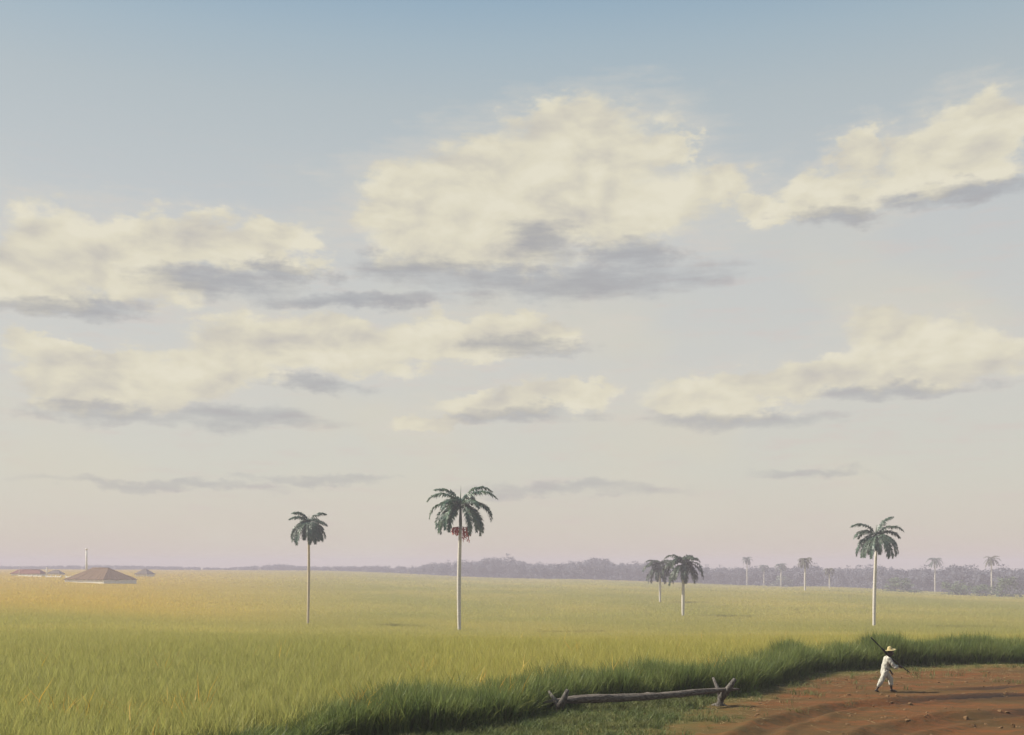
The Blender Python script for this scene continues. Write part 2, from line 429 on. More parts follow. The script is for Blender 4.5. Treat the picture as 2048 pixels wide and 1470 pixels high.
# dirt road with ruts
def seg_dist(x, y, pl):
    d = np.full(x.shape, 1e9)
    for (x0, y0), (x1, y1) in zip(pl[:-1], pl[1:]):
        dx, dy = x1 - x0, y1 - y0
        tt = np.clip(((x - x0) * dx + (y - y0) * dy) / (dx * dx + dy * dy), 0, 1)
        d = np.minimum(d, np.hypot(x - x0 - tt * dx, y - y0 - tt * dy))
    return d
RUTS = [[(60, 38.4), (24, 37.0), (17, 37.2), (13.6, 36.4), (10.5, 34.6), (7.5, 31.0), (5, 26.0), (2, 10)],
        [(60, 34.6), (24, 33.4), (17, 33.3), (13, 32.0), (10.0, 29.2), (7.6, 25), (5, 10)],
        [(60, 41.5), (24, 40.2), (19, 40.4), (15.5, 39.2)]]
nx_, ny_ = 420, 300
rx = np.concatenate([np.linspace(-60, -8, 40, endpoint=False), np.linspace(-8, 30, 330, endpoint=False), np.linspace(30, 90, 50)])
tt_ = 1 - (1 - np.linspace(0, 1, ny_)) ** 1.0
RX = np.repeat(rx[None, :], ny_, 0)
y0 = -8.0
RY = y0 + (road_edge(RX) + 0.9 - y0) * (tt_[:, None] ** 0.7)
wob = np.array([[noise.fractal(Vector((x * .35, y * .5, 0)), 1.0, 2.0, 5) for x, y in zip(ra, rb)] for ra, rb in zip(RX[:, ::2], RY[:, ::2])])
wob = np.repeat(wob, 2, 1)[:, :RX.shape[1]]
RZ = 0.03 + 0.06 * wob
rut_dark = np.zeros(RX.shape)  # how far the earth darkens along each rut
for k, pl in enumerate(RUTS):
    d = seg_dist(RX, RY, pl) + 0.18 * wob
    wdt = (0.34, 0.42, 0.25)[k]; dep = (0.13, 0.15, 0.07)[k]
    RZ += -dep * np.exp(-(d / wdt) ** 2) + dep * 0.65 * np.exp(-((d - 1.9 * wdt) / (0.6 * wdt)) ** 2)
    fade = np.clip((RX - (11, 13.0, 13)[k]) / 4, 0.15, 1)
    rut_dark = np.maximum(rut_dark, np.clip(1.4 * np.exp(-(d / (wdt * (2.0, 2.2, 1.6)[k])) ** 2), 0, 1) * fade * (1.0, 1.0, 0.8)[k])
edge_d = road_edge(RX) - RY
RZ += 0.05 * np.exp(-(edge_d / 0.8) ** 2)
weed = np.clip(1.0 - (edge_d + 0.5 * wob) / 2.6, 0, 1) ** 0.8
weed = np.maximum(weed, np.clip((9.0 - RX - .25 * edge_d) / 4, 0, 1) * np.clip(1.6 - edge_d / 7.0, 0, 1))
verts = np.stack([RX, RY, RZ], -1).reshape(-1, 3)
h_, w_ = RX.shape
idx = np.arange(h_ * w_).reshape(h_, w_)
faces = np.stack([idx[:-1, :-1], idx[:-1, 1:], idx[1:, 1:], idx[1:, :-1]], -1).reshape(-1, 4)
me = bpy.data.meshes.new('dirt_road'); me.from_pydata(verts.tolist(), [], faces.tolist())
me.polygons.foreach_set('use_smooth', [True] * len(me.polygons))
for nm, arr in (('rut_dark_soil', rut_dark), ('weedy', weed)):
    at_ = me.attributes.new(nm, 'FLOAT', 'POINT'); at_.data.foreach_set('value', arr.reshape(-1).astype(np.float32))
tag(link('dirt_road', me, M['road']), kind='structure')
def road_z(x, y):
    i = int(np.argmin(np.abs(rx - x))); j = int(np.argmin(np.abs(RY[:, i] - y)))
    return float(RZ[j, i])

# ------------------------------------------------------------------ scatter of uncountable growth
def scatter(name, variants, pts, scl, rot, var, mat, label, cat):
    """variants: list of (verts, faces); the points carry scale, turn and variant; all inside one object"""
    nv = sum(len(v) for v, f in variants); N = len(pts)
    V = [Vector(p) for v, f in variants for p in v]
    Fs = []; off = 0; grp = []
    for k, (v, f) in enumerate(variants):
        Fs += [tuple(i + off for i in q) for q in f]; off += len(v); grp += [k] * len(v)
    co = np.concatenate([np.array([tuple(p) for p in V]), np.asarray(pts)], 0)
    me = bpy.data.meshes.new(name); me.from_pydata(co.tolist(), [], Fs)
    grp = np.concatenate([np.array(grp), 100 + np.asarray(var)]).astype(np.int32)
    a = me.attributes.new('grp', 'INT', 'POINT'); a.data.foreach_set('value', grp)
    a = me.attributes.new('scl', 'FLOAT_VECTOR', 'POINT')
    sv = np.ones((nv + N, 3), np.float32); sv[nv:] = scl; a.data.foreach_set('vector', sv.reshape(-1))
    a = me.attributes.new('rot', 'FLOAT_VECTOR', 'POINT')
    sv = np.zeros((nv + N, 3), np.float32); sv[nv:] = rot; a.data.foreach_set('vector', sv.reshape(-1))
    ng = bpy.data.node_groups.new(name + '_nodes', 'GeometryNodeTree')
    ng.interface.new_socket('Geometry', in_out='INPUT', socket_type='NodeSocketGeometry')
    ng.interface.new_socket('Geometry', in_out='OUTPUT', socket_type='NodeSocketGeometry')
    T = NT(ng)
    gi = T.add('NodeGroupInput'); go = T.add('NodeGroupOutput')
    ag = T.add('GeometryNodeInputNamedAttribute', {0: 'grp'}, data_type='INT')
    asc = T.add('GeometryNodeInputNamedAttribute', {0: 'scl'}, data_type='FLOAT_VECTOR')
    aro = T.add('GeometryNodeInputNamedAttribute', {0: 'rot'}, data_type='FLOAT_VECTOR')
    jn = T.add('GeometryNodeJoinGeometry')
    def pick(val):
        c = T.add('FunctionNodeCompare', data_type='INT', operation='EQUAL')
        T.l.new(ag.outputs[0], c.inputs[2]); c.inputs[3].default_value = val
        sg = T.add('GeometryNodeSeparateGeometry', domain='POINT')
        T.l.new(gi.outputs[0], sg.inputs[0]); T.l.new(c.outputs[0], sg.inputs[1])
        return sg.outputs[0]
    for k in range(len(variants)):
        iop = T.add('GeometryNodeInstanceOnPoints')
        T.l.new(pick(100 + k), iop.inputs['Points']); T.l.new(pick(k), iop.inputs['Instance'])
        T.l.new(aro.outputs[0], iop.inputs['Rotation']); T.l.new(asc.outputs[0], iop.inputs['Scale'])
        T.l.new(iop.outputs[0], jn.inputs[0])
    T.l.new(jn.outputs[0], go.inputs[0])
    o = link(name, me, mat)
    md = o.modifiers.new('scatter', 'NODES'); md.node_group = ng
    return tag(o, label, cat, kind='stuff')

def clump(nb, rad, h, wid, lean, seed, segs=3, hmin=.6):
    r = random.Random(seed); v = []; f = []
    for _ in range(nb):
        a = r.uniform(0, 6.283); d = rad * math.sqrt(r.random())
        bx, by = math.cos(a) * d, math.sin(a) * d
        la = r.uniform(0, 6.283); ln = lean * r.uniform(.3, 1.3) * h
        hh = h * r.uniform(hmin, 1.10); wv = wid * r.uniform(.7, 1.3)
        fa = r.uniform(0, 6.283); sx, sy = math.cos(fa) * wv / 2, math.sin(fa) * wv / 2
        n0 = len(v)
        for k in range(segs):
            q = k / segs; tw = 1 - 0.55 * q
            cx = bx + math.cos(la) * ln * q * q; cy = by + math.sin(la) * ln * q * q; cz = hh * (q - .18 * lean * q * q) - (0.05 if k == 0 else 0)
            v += [(cx - sx * tw, cy - sy * tw, cz), (cx + sx * tw, cy + sy * tw, cz)]
        v.append((bx + math.cos(la) * ln, by + math.sin(la) * ln, hh * (1 - .18 * lean)))
        for k in range(segs - 1):
            f.append((n0 + 2 * k, n0 + 2 * k + 1, n0 + 2 * k + 3, n0 + 2 * k + 2))
        f.append((n0 + 2 * segs - 2, n0 + 2 * segs - 1, n0 + 2 * segs))
    return v, f

def wedge_points(d0, d1, dens, margin=1.12, extra=6.0):
    """random points over the ground seen between two distances, a little wider than the view"""
    half = 1024 / F * margin
    area = half * (d1 * d1 - d0 * d0) + 2 * extra * (d1 - d0)
    N = int(area * dens)
    y = np.sqrt(rng.uniform(d0 * d0, d1 * d1, N)); x = rng.uniform(-1, 1, N) * (half * y + extra)
    return x, y

def setz(x, y): return np.stack([x, y, ground_z(x, y) + 0.03], -1)
def turn(N, tilt=0.12):
    return np.stack([rng.normal(0, tilt, N), rng.normal(0, tilt, N), rng.uniform(0, 6.283, N)], -1)

TREE_D = lambda px: np.interp(px, [0, 500, 700, 900, 1100, 1300, 1480, 1660, 1760, 1900, 2048], [1300, 1250, 1150, 1000, 950, 920, 890, 860, 790, 730, 690])

# near, middle and far crop
def crop(name, d0, d1, dens, variants, hs, label):
    lo = d0 * (.78 if d0 > 30 else 1); hi = d1 * 1.22
    x, y = wedge_points(lo, hi, dens)
    soft = np.minimum(np.clip((y - lo) / max(.44 * d0, 1), 0, 1) if d0 > 30 else 1.0, np.clip((hi - y) / (.44 * d1), 0, 1))
    keep = (rng.random(len(x)) < soft) & (y > road_edge(x) + (1.4 if d0 < 100 else 0)) & (y < TREE_D(1024 + F * x / y) + 12)
    x, y = x[keep], y[keep]; N = len(x)
    hv = hs * rng.uniform(.90, 1.10, N)
    sclv = np.stack([rng.uniform(.85, 1.2, N), rng.uniform(.85, 1.2, N), hv], -1)
    scatter(name, variants, setz(x, y), sclv, turn(N, .08), rng.integers(0, len(variants), N), M['field'], label, 'grass')
crop('field_grass', 17, 80, 8.0, [clump(44, .42, 1.0, .019, .42, 10 + k, 3, .78) for k in range(4)], 1.12, 'tall yellow-green grass of the near field behind the road')
crop('field_grass', 80, 200, 1.9, [clump(54, .80, 1.0, .040, .45, 20 + k, 3, .75) for k in range(3)], 1.05, 'yellow-green grass of the middle field around the tall palms')
crop('field_grass', 200, 480, 0.36, [clump(60, 1.6, 1.0, .10, .45, 30 + k, 2) for k in range(3)], 0.95, 'yellow-green grass of the far field around the small palms')
crop('field_grass', 480, 1260, 0.055, [clump(44, 4.0, 1.0, .35, .45, 40 + k, 2) for k in range(3)], 0.8, 'pale grass of the farthest field before the woods')

# dark rank grass along the road
def verge_pts(N, a, bnd, x0=-12, x1=27):
    x = rng.uniform(x0, x1, N); y = road_edge(x) + rng.uniform(a, bnd, N)
    return x, y
x, y = verge_pts(9500, -0.15, 2.6)
N = len(x); hv = rng.uniform(.7, 1.25, N) * (1 + .45 * np.array([noise.noise(Vector((a * .5, b_ * .5, 3))) for a, b_ in zip(x, y)]))
fade = np.clip((x + 9.0) / 5, .35, 1) * (1 + .20 * np.exp(-((x - 11.5) / .9) ** 2) + .22 * np.exp(-((x - 17) / .8) ** 2))
vz = np.maximum(ground_z(x, y), 0) + .02
scatter('verge_grass', [clump(24, .22, 1.0, .026, .42, 50 + k) for k in range(4)], np.stack([x, y, vz], -1),
        np.stack([np.ones(N), np.ones(N), hv * 1.0 * fade], -1), turn(N, .14), rng.integers(0, 4, N), M['verge'],
        'dark green rank grass standing along the dirt road', 'grass')
x, y = verge_pts(5200, .1, 4.6)
N = len(x); hv = rng.uniform(.7, 1.25, N) * (1 + .55 * np.array([noise.noise(Vector((a * .9, b_ * .4, 8))) for a, b_ in zip(x, y)]))
scatter('tall_grass', [clump(11, .22, 1.0, .030, .62, 60 + k) for k in range(3)], np.stack([x, y, ground_z(x, y) + .02], -1),
        np.stack([np.ones(N), np.ones(N), hv * np.clip((x + 9.0) / 5, .5, 1)], -1), turn(N, .2), rng.integers(0, 3, N), M['vmid'],
        'mid green blades rising from the back of the dark verge', 'grass')
# low weeds creeping onto the road
x, y = verge_pts(15000, -8.0, 0.0)
gl = np.clip((9.0 - x + .25 * (y - road_edge(x))) / 3.5, 0, 1)                     # the ground round the log is overgrown
pn = np.array([noise.noise(Vector((a * .8, b_ * .8, 2))) for a, b_ in zip(x, y)])
keep = rng.random(len(x)) < np.clip(np.exp((y - road_edge(x)) * (1.3 - 1.18 * gl)) * (.30 + .70 * gl) + .5 * pn * (.3 + .7 * gl), 0, 1); x, y = x[keep], y[keep]; N = len(x)
scatter('road_weeds', [clump(16, .20, .24, .016, .8, 70 + k, 2) for k in range(3)], np.stack([x, y, np.full(N, .02)], -1),
        np.repeat(rng.uniform(.6, 1.3, (N, 1)), 3, 1), turn(N, .2), rng.integers(0, 3, N), M['weed'],
        'short green weeds creeping onto the road edge', 'weeds')
# clods and pebbles on the road
def clod(seed):
    r = random.Random(seed); b = bmesh.new(); bmesh.ops.create_icosphere(b, subdivisions=1, radius=1)
    for v_ in b.verts: v_.co *= r.uniform(.65, 1.2); v_.co.z *= .6
    out_ = ([tuple(v_.co) for v_ in b.verts], [tuple(v_.index for v_ in f_.verts) for f_ in b.faces]); b.free(); return out_
x = rng.uniform(1, 30, 5200); y = rng.uniform(24, 49, 5200)
nn_ = np.array([noise.noise(Vector((a * .35, b_ * .8, 5))) for a, b_ in zip(x, y)])
keep = (y < road_edge(x) - .3) & (x > 6 + 3 * rng.random(len(x))) & (rng.random(len(x)) < np.clip(.35 + nn_ * 1.6, .04, 1)); x, y = x[keep], y[keep]; N = len(x)
scatter('road_clods', [clod(300 + k) for k in range(4)], np.stack([x, y, [road_z(a, b_) + .008 for a, b_ in zip(x, y)]], -1),
        np.repeat((.012 + .075 * rng.random((N, 1)) ** 4), 3, 1), turn(N, .4), rng.integers(0, 4, N), M['clod'], 'loose clods and pebbles lying on the dirt road', 'clods')
# straw litter on the road
x = rng.uniform(2, 28, 1500); y = road_edge(x) - rng.gamma(1.6, 1.6, 1500); N = len(x)
scatter('straw_litter', [clump(3, .10, .5, .018, 1.4, 90 + k, 2) for k in range(3)], np.stack([x, y, [road_z(a, b_) + .015 for a, b_ in zip(x, y)]], -1),
        np.stack([rng.uniform(.4, 1, N), rng.uniform(.4, 1, N), np.full(N, .06)], -1), turn(N, .05), rng.integers(0, 3, N), M['dry2'], 'bits of dry straw lying on the dirt road', 'straw')
# dry ochre tufts: where the photograph shows them, and strewn
dp = [(708,1400),(730,1395),(745,1385),(780,1375),(845,1326),(870,1318),(885,1320),(938,1330),(940,1345),(1015,1370),(1060,1330),(1090,1335),(1150,1290),
      (1235,1355),(1260,1345),(1385,1305),(1440,1330),(1465,1340),(1495,1280),(1535,1275),(1560,1290),(1580,1285),(1640,1280),(1690,1268),(1700,1272),(1800,1262),
      (1815,1268),(1825,1272),(1830,1258),(1880,1275),(1890,1272),(1660,1255),(1620,1262),(360,1385),(400,1380),(410,1400),(80,1385),(170,1390),(230,1395),(125,1395),(1255,1270),(1350,1290)]
pts = []
for px, py in dp:
    D = (EYE - 1.05) * F / (py - HZ)
    for _ in range(40):                                  # where that ray meets the grass tops
        gq = gz(xat(px, D), D); D = 0.5 * D + 0.5 * (EYE - gq - 1.1) * F / (py - HZ)
    for _ in range(4):
        pts.append((xat(px, D) + random.gauss(0, .25), D + random.gauss(0, .35)))
x2, y2 = wedge_points(24, 110, .035); k2 = y2 > road_edge(x2) + 1
pts = [(a, max(b_, float(road_edge(a)) + random.uniform(.7, 1.6))) for a, b_ in pts]
x = np.concatenate([np.array([p[0] for p in pts]), x2[k2]]); y = np.concatenate([np.array([p[1] for p in pts]), y2[k2]])
N = len(x)
scatter('dry_grass', [clump(6, .20, 1.3, .036, .55, 80 + k) for k in range(3)], setz(x, y), np.repeat(rng.uniform(.85, 1.15, (N, 1)), 3, 1),
        turn(N, .3), rng.integers(0, 3, N), M['dry'], 'scattered ochre dry stems among the field grass', 'grass')

# ------------------------------------------------------------------ far woodland
def crown_mesh(seed, nleaf, leaf, lobes=7, trunk=True):
    """unit tree: height 1, spread about 1; leaf-sized faces through several lobes"""
    r = random.Random(seed); v = []; f = []
    L = [(r.uniform(-.32, .32), r.uniform(-.32, .32), r.uniform(.35, .82), r.uniform(.14, .26)) for _ in range(lobes)]
    L += [(r.uniform(-.40, .40), r.uniform(-.40, .40), r.uniform(.06, .22), r.uniform(.14, .22)) for _ in range(lobes)]
    L.append((0, 0, .55, .28))
    for i in range(nleaf):
        lx, ly, lz, lr = L[i % len(L)]
        d = Vector((r.gauss(0, 1), r.gauss(0, 1), r.gauss(0, 1))).normalized() * lr * (r.random() ** .33)
        p = Vector((lx, ly, lz)) + d * 1.0
        nrm = (d.normalized() + Vector((r.gauss(0, .5), r.gauss(0, .5), r.gauss(.4, .5)))).normalized()
        a = nrm.orthogonal().normalized(); b_ = nrm.cross(a); th = r.uniform(0, 6.28)
        a, b_ = a * math.cos(th) + b_ * math.sin(th), b_ * math.cos(th) - a * math.sin(th)
        s1, s2 = leaf * r.uniform(.6, 1.4), leaf * r.uniform(.4, 1.0)
        n0 = len(v); v += [p - a * s1, p - b_ * s2, p + a * s1, p + b_ * s2]; f.append((n0, n0 + 1, n0 + 2, n0 + 3))
    if trunk:
        mb = MB(); mb.tube([(0, 0, -.03), (.01, 0, .25), (0, .01, .55)], [.03, .022, .012], 5, False)
        n0 = len(v); v += mb.v; f += [tuple(i + n0 for i in q) for q in mb.f]
        for k in range(4):
            th = 1.57 * k + r.uniform(-.4, .4); mb = MB()
            mb.tube([(0, 0, .25 + .05 * k), (.12 * math.cos(th), .12 * math.sin(th), .4 + .05 * k), (.25 * math.cos(th), .25 * math.sin(th), .55 + .04 * k)], [.014, .009, .004], 4, False)
            n0 = len(v); v += mb.v; f += [tuple(i + n0 for i in q) for q in mb.f]
    return v, f
top_px = [(-60,1128),(30,1131),(200,1128),(350,1131),(450,1134),(530,1128),(560,1125),(600,1130),(640,1131),(760,1129),(830,1130),(875,1121),(920,1118),(970,1117),(985,1108),(1010,1106),(1030,1116),
          (1060,1122),(1150,1121),(1170,1112),(1200,1109),(1220,1119),(1270,1122),(1300,1118),(1330,1124),(1400,1128),(1480,1130),(1560,1128),(1620,1124),(1700,1131),(1760,1126),(1800,1132),(1840,1128),
          (1890,1131),(1915,1122),(1935,1122),(1960,1132),(2000,1128),(2120,1126)]
tpx, tpy = np.array(top_px, float).T
pts, scl = [], []
px = -90.0
while px < 2140:
    D0 = float(TREE_D(px))
    for row in range(3):
        D = D0 + 6 + row * 16 + random.uniform(-5, 5); pp = px + random.uniform(-9, 9)
        xw = xat(pp, D); zg = gz(xw, D)
        h = EYE - (float(np.interp(pp, tpx, tpy)) - HZ) / F * D - zg
        h = max(3.0, h * (.98 if row == 1 else random.uniform(.66, .95)))
        pts.append((xw, D, zg - .2)); wd = h * random.uniform(.85, 1.25) if h > 7 else h * random.uniform(1.2, 1.8)
        scl.append((wd, wd, h))
    px += 4.2 * F / D0
N = len(pts)
rot = np.stack([np.zeros(N), np.zeros(N), rng.uniform(0, 6.28, N)], -1)
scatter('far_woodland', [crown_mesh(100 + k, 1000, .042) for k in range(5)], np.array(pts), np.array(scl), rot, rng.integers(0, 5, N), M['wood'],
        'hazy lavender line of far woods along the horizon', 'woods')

# ------------------------------------------------------------------ single bushes before the woods
def bush(px, D, hpx, wpx, seed, mat, label):
    xw = xat(px, D); zg = gz(xw, D); h = hpx * D / F; wd = wpx * D / F
    e = empty('bush', (xw, D, zg)); tag(e, label, 'bush', 'bushes at the edge of the woods')
    v, f = crown_mesh(seed, 1100, .040, 10, False)
    link('foliage', mesh('foliage', [(p[0] * wd, p[1] * wd, p[2] * h * 1.05 - .12 * h) for p in v], f), mat, e)
    for k in range(3):
        a = 2.1 * k + seed; mb = MB()
        mb.tube([(0, 0, -.1), (.10 * wd * math.cos(a), .10 * wd * math.sin(a), .3 * h), (.26 * wd * math.cos(a), .26 * wd * math.sin(a), .62 * h)], [.09, .07, .03], 6)
        mb.build('stem', M['wood_post'], e, True)
bush(1568, 830, 30, 58, 201, M['bush_pale'], 'pale grey-green bush around the foot of a small far palm')
bush(1800, 640, 38, 74, 202, M['bush'], 'green spreading bush just right of the tall right-hand palm')
bush(1912, 590, 38, 62, 203, M['bush'], 'low green bush between the two far right palms')
bush(1958, 575, 34, 50, 204, M['bush'], 'small green bush left of the rightmost palm')
bush(2008, 560, 48, 58, 205, M['bush'], 'large green bush beside the rightmost palm at the picture edge')

# ------------------------------------------------------------------ palms
def frond_mesh(az_, e0, L, droop, nl=34, ll=.62, lw=.085, seed=0, curve=None, twist=0.0):
    r = random.Random(seed); mb = MB()
    ns = 10; curve = curve or (1.15 if e0 > 28 else .72)
    pts = [Vector((0, 0, 0))]; tang = []
    a0 = R(az_); side0 = Vector((-math.sin(a0), math.cos(a0), 0))
    for i in range(ns):
        sft = (i + .5) / ns; e = R(e0 - droop * sft ** curve); ax = a0 + twist * sft
        tg = Vector((math.cos(ax) * math.cos(e), math.sin(ax) * math.cos(e), math.sin(e)))
        tang.append(tg); pts.append(pts[-1] + tg * L / ns)
    mb.tube(pts, [.055 * (1 - .85 * i / ns) + .008 for i in range(ns + 1)], 4, False)
    for k in range(nl):
        q = .10 + .90 * (k + .5) / nl; fi = q * ns; i = min(int(fi), ns - 1)
        base = pts[i].lerp(pts[i + 1], fi - i); tg = tang[i]
        prof = math.sin(math.pi * min(1, .16 + .80 * q)) ** .6
        nrm = side0.cross(tg).normalized()
        if nrm.z < 0: nrm = -nrm
        for sgn in (-1, 1):
            lift = r.uniform(-.35, .55)                      # plumose: leaflets leave at several angles
            d1 = (side0 * sgn * .85 + tg * r.uniform(.45, .8) + nrm * lift).normalized()
            d2 = (d1 + Vector((0, 0, -1)) * r.uniform(.7, 1.3)).normalized()
            l = ll * prof * r.uniform(.8, 1.15); wv = lw * r.uniform(.8, 1.2)
            m_ = base + d1 * l * .5; e_ = m_ + d2 * l * .55
            sd = tg * wv * .5
            mb.quad(base - sd, base + sd, m_ + sd * .9, m_ - sd * .9)
            mb.tri(m_ - sd * .9, m_ + sd * .9, e_)
    return mesh('frond', mb.v, mb.f)

def palm(px, D, base_py, org_py, fronds, leafm, label, trunkm='trunk', rad=.27, bend=(0, 0), shaft=1.9, spear=1.8, nl=54, ll=.98, lw=.17, fruit=None, seed=1, group=None, org_dx=0.0):
    xb = xat(px, D); zg = gz(xb, D)
    org = Vector((org_dx * D / F, 0, EYE - (org_py - HZ) / F * D - zg)); H = org.z
    e = empty('palm_tree', (xb, D, zg)); tag(e, label, 'palm', group)
    tp, tr = [], []
    st = H - shaft
    for i in range(13):
        q = i / 12
        tp.append(Vector((org.x * q * q + bend[0] * math.sin(q * math.pi), bend[1] * math.sin(q * math.pi), -.2 + (st + .2) * q)))
        tr.append(rad * ((1.28 - 3.2 * q if q < .08 else 1.0 + .18 * math.sin(math.pi * (q - .08) * 1.3)) if q < .75 else 1.07 - .9 * (q - .75)))
    mb = MB(); mb.tube(tp, tr, 12); mb.build('trunk', M[trunkm], e, True)
    mb = MB(); mb.tube([tp[-1] + Vector((0, 0, -.02)), tp[-1].lerp(org, .25), tp[-1].lerp(org, .7), org + Vector((0, 0, .25))], [rad * .86, rad * .98, rad * .70, rad * .3], 10)
    mb.build('crownshaft', M['shaft'], e, True)
    for k, fr in enumerate(fronds):
        a, e0, L, dr = fr[:4]
        o = link('frond', frond_mesh(a, e0, L, dr, nl, ll, lw, seed * 100 + k, None, random.uniform(-.25, .25)), leafm, e)
        o.location = org + Vector((math.cos(R(a)) * .10, math.sin(R(a)) * .10, .10 - .02 * k))
    if spear:
        mb = MB(); mb.tube([org, org + Vector((.02, 0, spear * .5)), org + Vector((.06, 0, spear))], [.09, .06, .01], 6)
        mb.build('spear_leaf', M['shaft'], e, True)
    if fruit:
        for k, (fa, fl, fs) in enumerate(fruit):
            mb = MB(); r = random.Random(seed * 31 + k); b0 = tp[-1] + Vector((0, 0, -.05))
            dv = Vector((math.cos(R(fa)), math.sin(R(fa)), 0))
            for j in range(13):
                sp_ = dv * (.30 + r.uniform(.1, .55) * fs) + Vector((r.gauss(0, .20), r.gauss(0, .20), 0)) * fs
                p0 = b0 + dv * rad; p1 = b0 + sp_ * .8 + Vector((0, 0, -.12)); p2 = b0 + sp_ + Vector((0, 0, -fl * r.uniform(.5, 1.05)))
                mb.tube([p0, p1, p2], [.022, .016, .010], 4, False)
                for q in range(11):
                    bp_ = p1.lerp(p2, (q + .5) / 11) + Vector((r.gauss(0, .05), r.gauss(0, .05), 0))
                    mb.ball(bp_, .085 * r.uniform(.8, 1.2), 5, 4)
            mb.build('fruit_cluster', M['fruit'], e, True)
    return e

main_fr = [(8, 74, 5.6, 112), (-12, 58, 5.9, 108), (176, 55, 5.4, 106), (160, 70, 4.6, 86), (60, 55, 4.6, 100), (115, 52, 4.4, 100), (100, 30, 4.8, 105),
           (196, 26, 5.5, 120), (214, 10, 5.5, 98), (232, 22, 5.4, 118), (246, 6, 5.2, 98), (296, 12, 5.8, 112), (308, 18, 5.6, 112), (322, 18, 5.4, 110), (345, 30, 5.8, 124), (40, 25, 5.2, 110), (140, 25, 5.2, 112), (236, 46, 4.4, 112), (308, 44, 4.4, 108), (2, 36, 5.6, 122), (182, 36, 5.4, 122), (332, 8, 5.5, 104), (204, 16, 5.5, 110), (20, 12, 5.2, 104), (162, 10, 5.2, 104)]
palm(919, 150, 1262, 1010, main_fr, M['palm_main'], 'tallest palm, dark crown with red fruit hanging under it', rad=.235, shaft=2.9, spear=2.7,
     fruit=[(-20, 2.1, 1.15), (200, 1.3, 1.35)], seed=3, org_dx=2, ll=1.0, bend=(-.10, 0))

def ring(seed, S, up=4, mid=6, low=7, dm=1.0, rough=8):
    r = random.Random(seed); fr = []
    for n_, e0, dr, k in ((up, 58, 100, .9), (mid, 32, 105, 1.03), (low, 6, 92, 1.0)):
        o0 = r.uniform(0, 360)
        for i in range(n_):
            fr.append((o0 + 360 * i / n_ + r.uniform(-14, 14), e0 + r.uniform(-rough, rough), S * k * r.uniform(.86, 1.12), dm * dr * r.uniform(.85, 1.15)))
    return fr
left_fr = [(172, 62, 3.1, 80), (186, 34, 3.1, 62), (12, 60, 3.0, 80), (-6, 22, 3.1, 62), (200, 8, 3.9, 88), (222, -12, 4.3, 72), (240, -6, 4.9, 80), (262, -15, 3.6, 72), (286, -6, 4.7, 82), (318, 2, 4.2, 92), (336, 6, 4.3, 98),
           (350, 14, 4.0, 102), (190, 16, 4.0, 104), (212, 2, 4.4, 90), (302, -4, 4.5, 84), (150, 14, 3.7, 100), (120, 40, 3.2, 90), (70, 45, 3.1, 90), (45, 8, 3.7, 100), (95, 4, 3.8, 90)]
palm(615.5, 170, 1246, 1043, left_fr, M['palm_grey'], 'palm with thin tan trunk left of the red-fruited palm', 'trunk_tan', .185, (.12, 0), 1.7, 1.0, seed=5, ll=.95, org_dx=2)
right_fr = [(176, 62, 4.5, 98), (184, 36, 4.1, 100), (10, 74, 4.3, 66), (-4, 54, 4.8, 102), (6, 34, 4.1, 90), (194, 12, 4.6, 92), (216, -2, 4.9, 82), (238, 0, 5.0, 88), (266, -4, 4.0, 84), (292, 0, 5.0, 88), (318, 20, 5.0, 108), (336, 26, 4.9, 116),
            (350, 14, 4.9, 108), (206, 4, 4.8, 92), (304, 6, 5.0, 94), (60, 40, 4.4, 100), (120, 42, 4.4, 100), (90, 15, 4.6, 95), (30, 12, 4.6, 100), (150, 12, 4.6, 100)]
palm(1748, 170, 1250, 1070, right_fr, M['palm_grey'], 'tall palm with pale trunk rising behind the walking person', 'trunk', .22, (0, 0), 2.4, 1.6, seed=7, ll=.95,
     fruit=None, org_dx=4)
G_PAIR, G_FAR = None, 'small far palms near the woods'
palm(1366, 240, 1230, 1127, ring(11, 5.5, 6, 8, 9, 1.08), M['palm_dark'], 'nearer and larger palm of the dark pair in mid-field', 'trunk', .29, (0, 0), 1.9, 1.2, 40, 1.25, .20, seed=9, org_dx=1)
palm(1320, 330, 1197, 1133, ring(12, 6.0, 6, 8, 9, 1.08), M['palm_dark'], 'smaller palm at the left of the dark pair in mid-field', 'trunk', .29, (0, 0), 1.9, 1.0, 36, 1.35, .24, seed=10)
far = [(1610, 560, 1178, 1121, 4.5, 'palm_olive', 'far palm with broad drooping olive crown and stout white trunk'),
       (1659, 680, 1172, 1141, 3.9, 'palm_olive', 'shortest far palm, brown-green, just right of the olive-crowned palm'),
       (1562, 815, 1172, 1132, 5.2, 'palm_grey', 'far palm rising from the pale grey-green bush'),
       (1528, 860, 1168, 1134, 4.4, 'palm_grey', 'faint small palm second from left in the far row'),
       (1494, 850, 1168, 1119, 4.9, 'palm_grey', 'leftmost palm of the far row, pale drooping crown above the haze'),
       (1870, 715, 1174, 1121, 5.7, 'palm_grey', 'far palm with blue-green crown between tall right palm and picture edge'),
       (1983, 670, 1187, 1119, 5.4, 'palm_olive', 'rightmost far palm standing by a large bush at the picture edge')]
for k, (px, D, bpy_, opy, S, lm, lab) in enumerate(far):
    palm(px, D, bpy_, opy, ring(40 + k, S * 1.12, 5, 6, 7, 1.04), M[lm], lab, 'trunk', .42 if k == 0 else .34, (0, 0), 2.0, 1.1, 26, 1.25, .27, seed=20 + k, group=G_FAR)

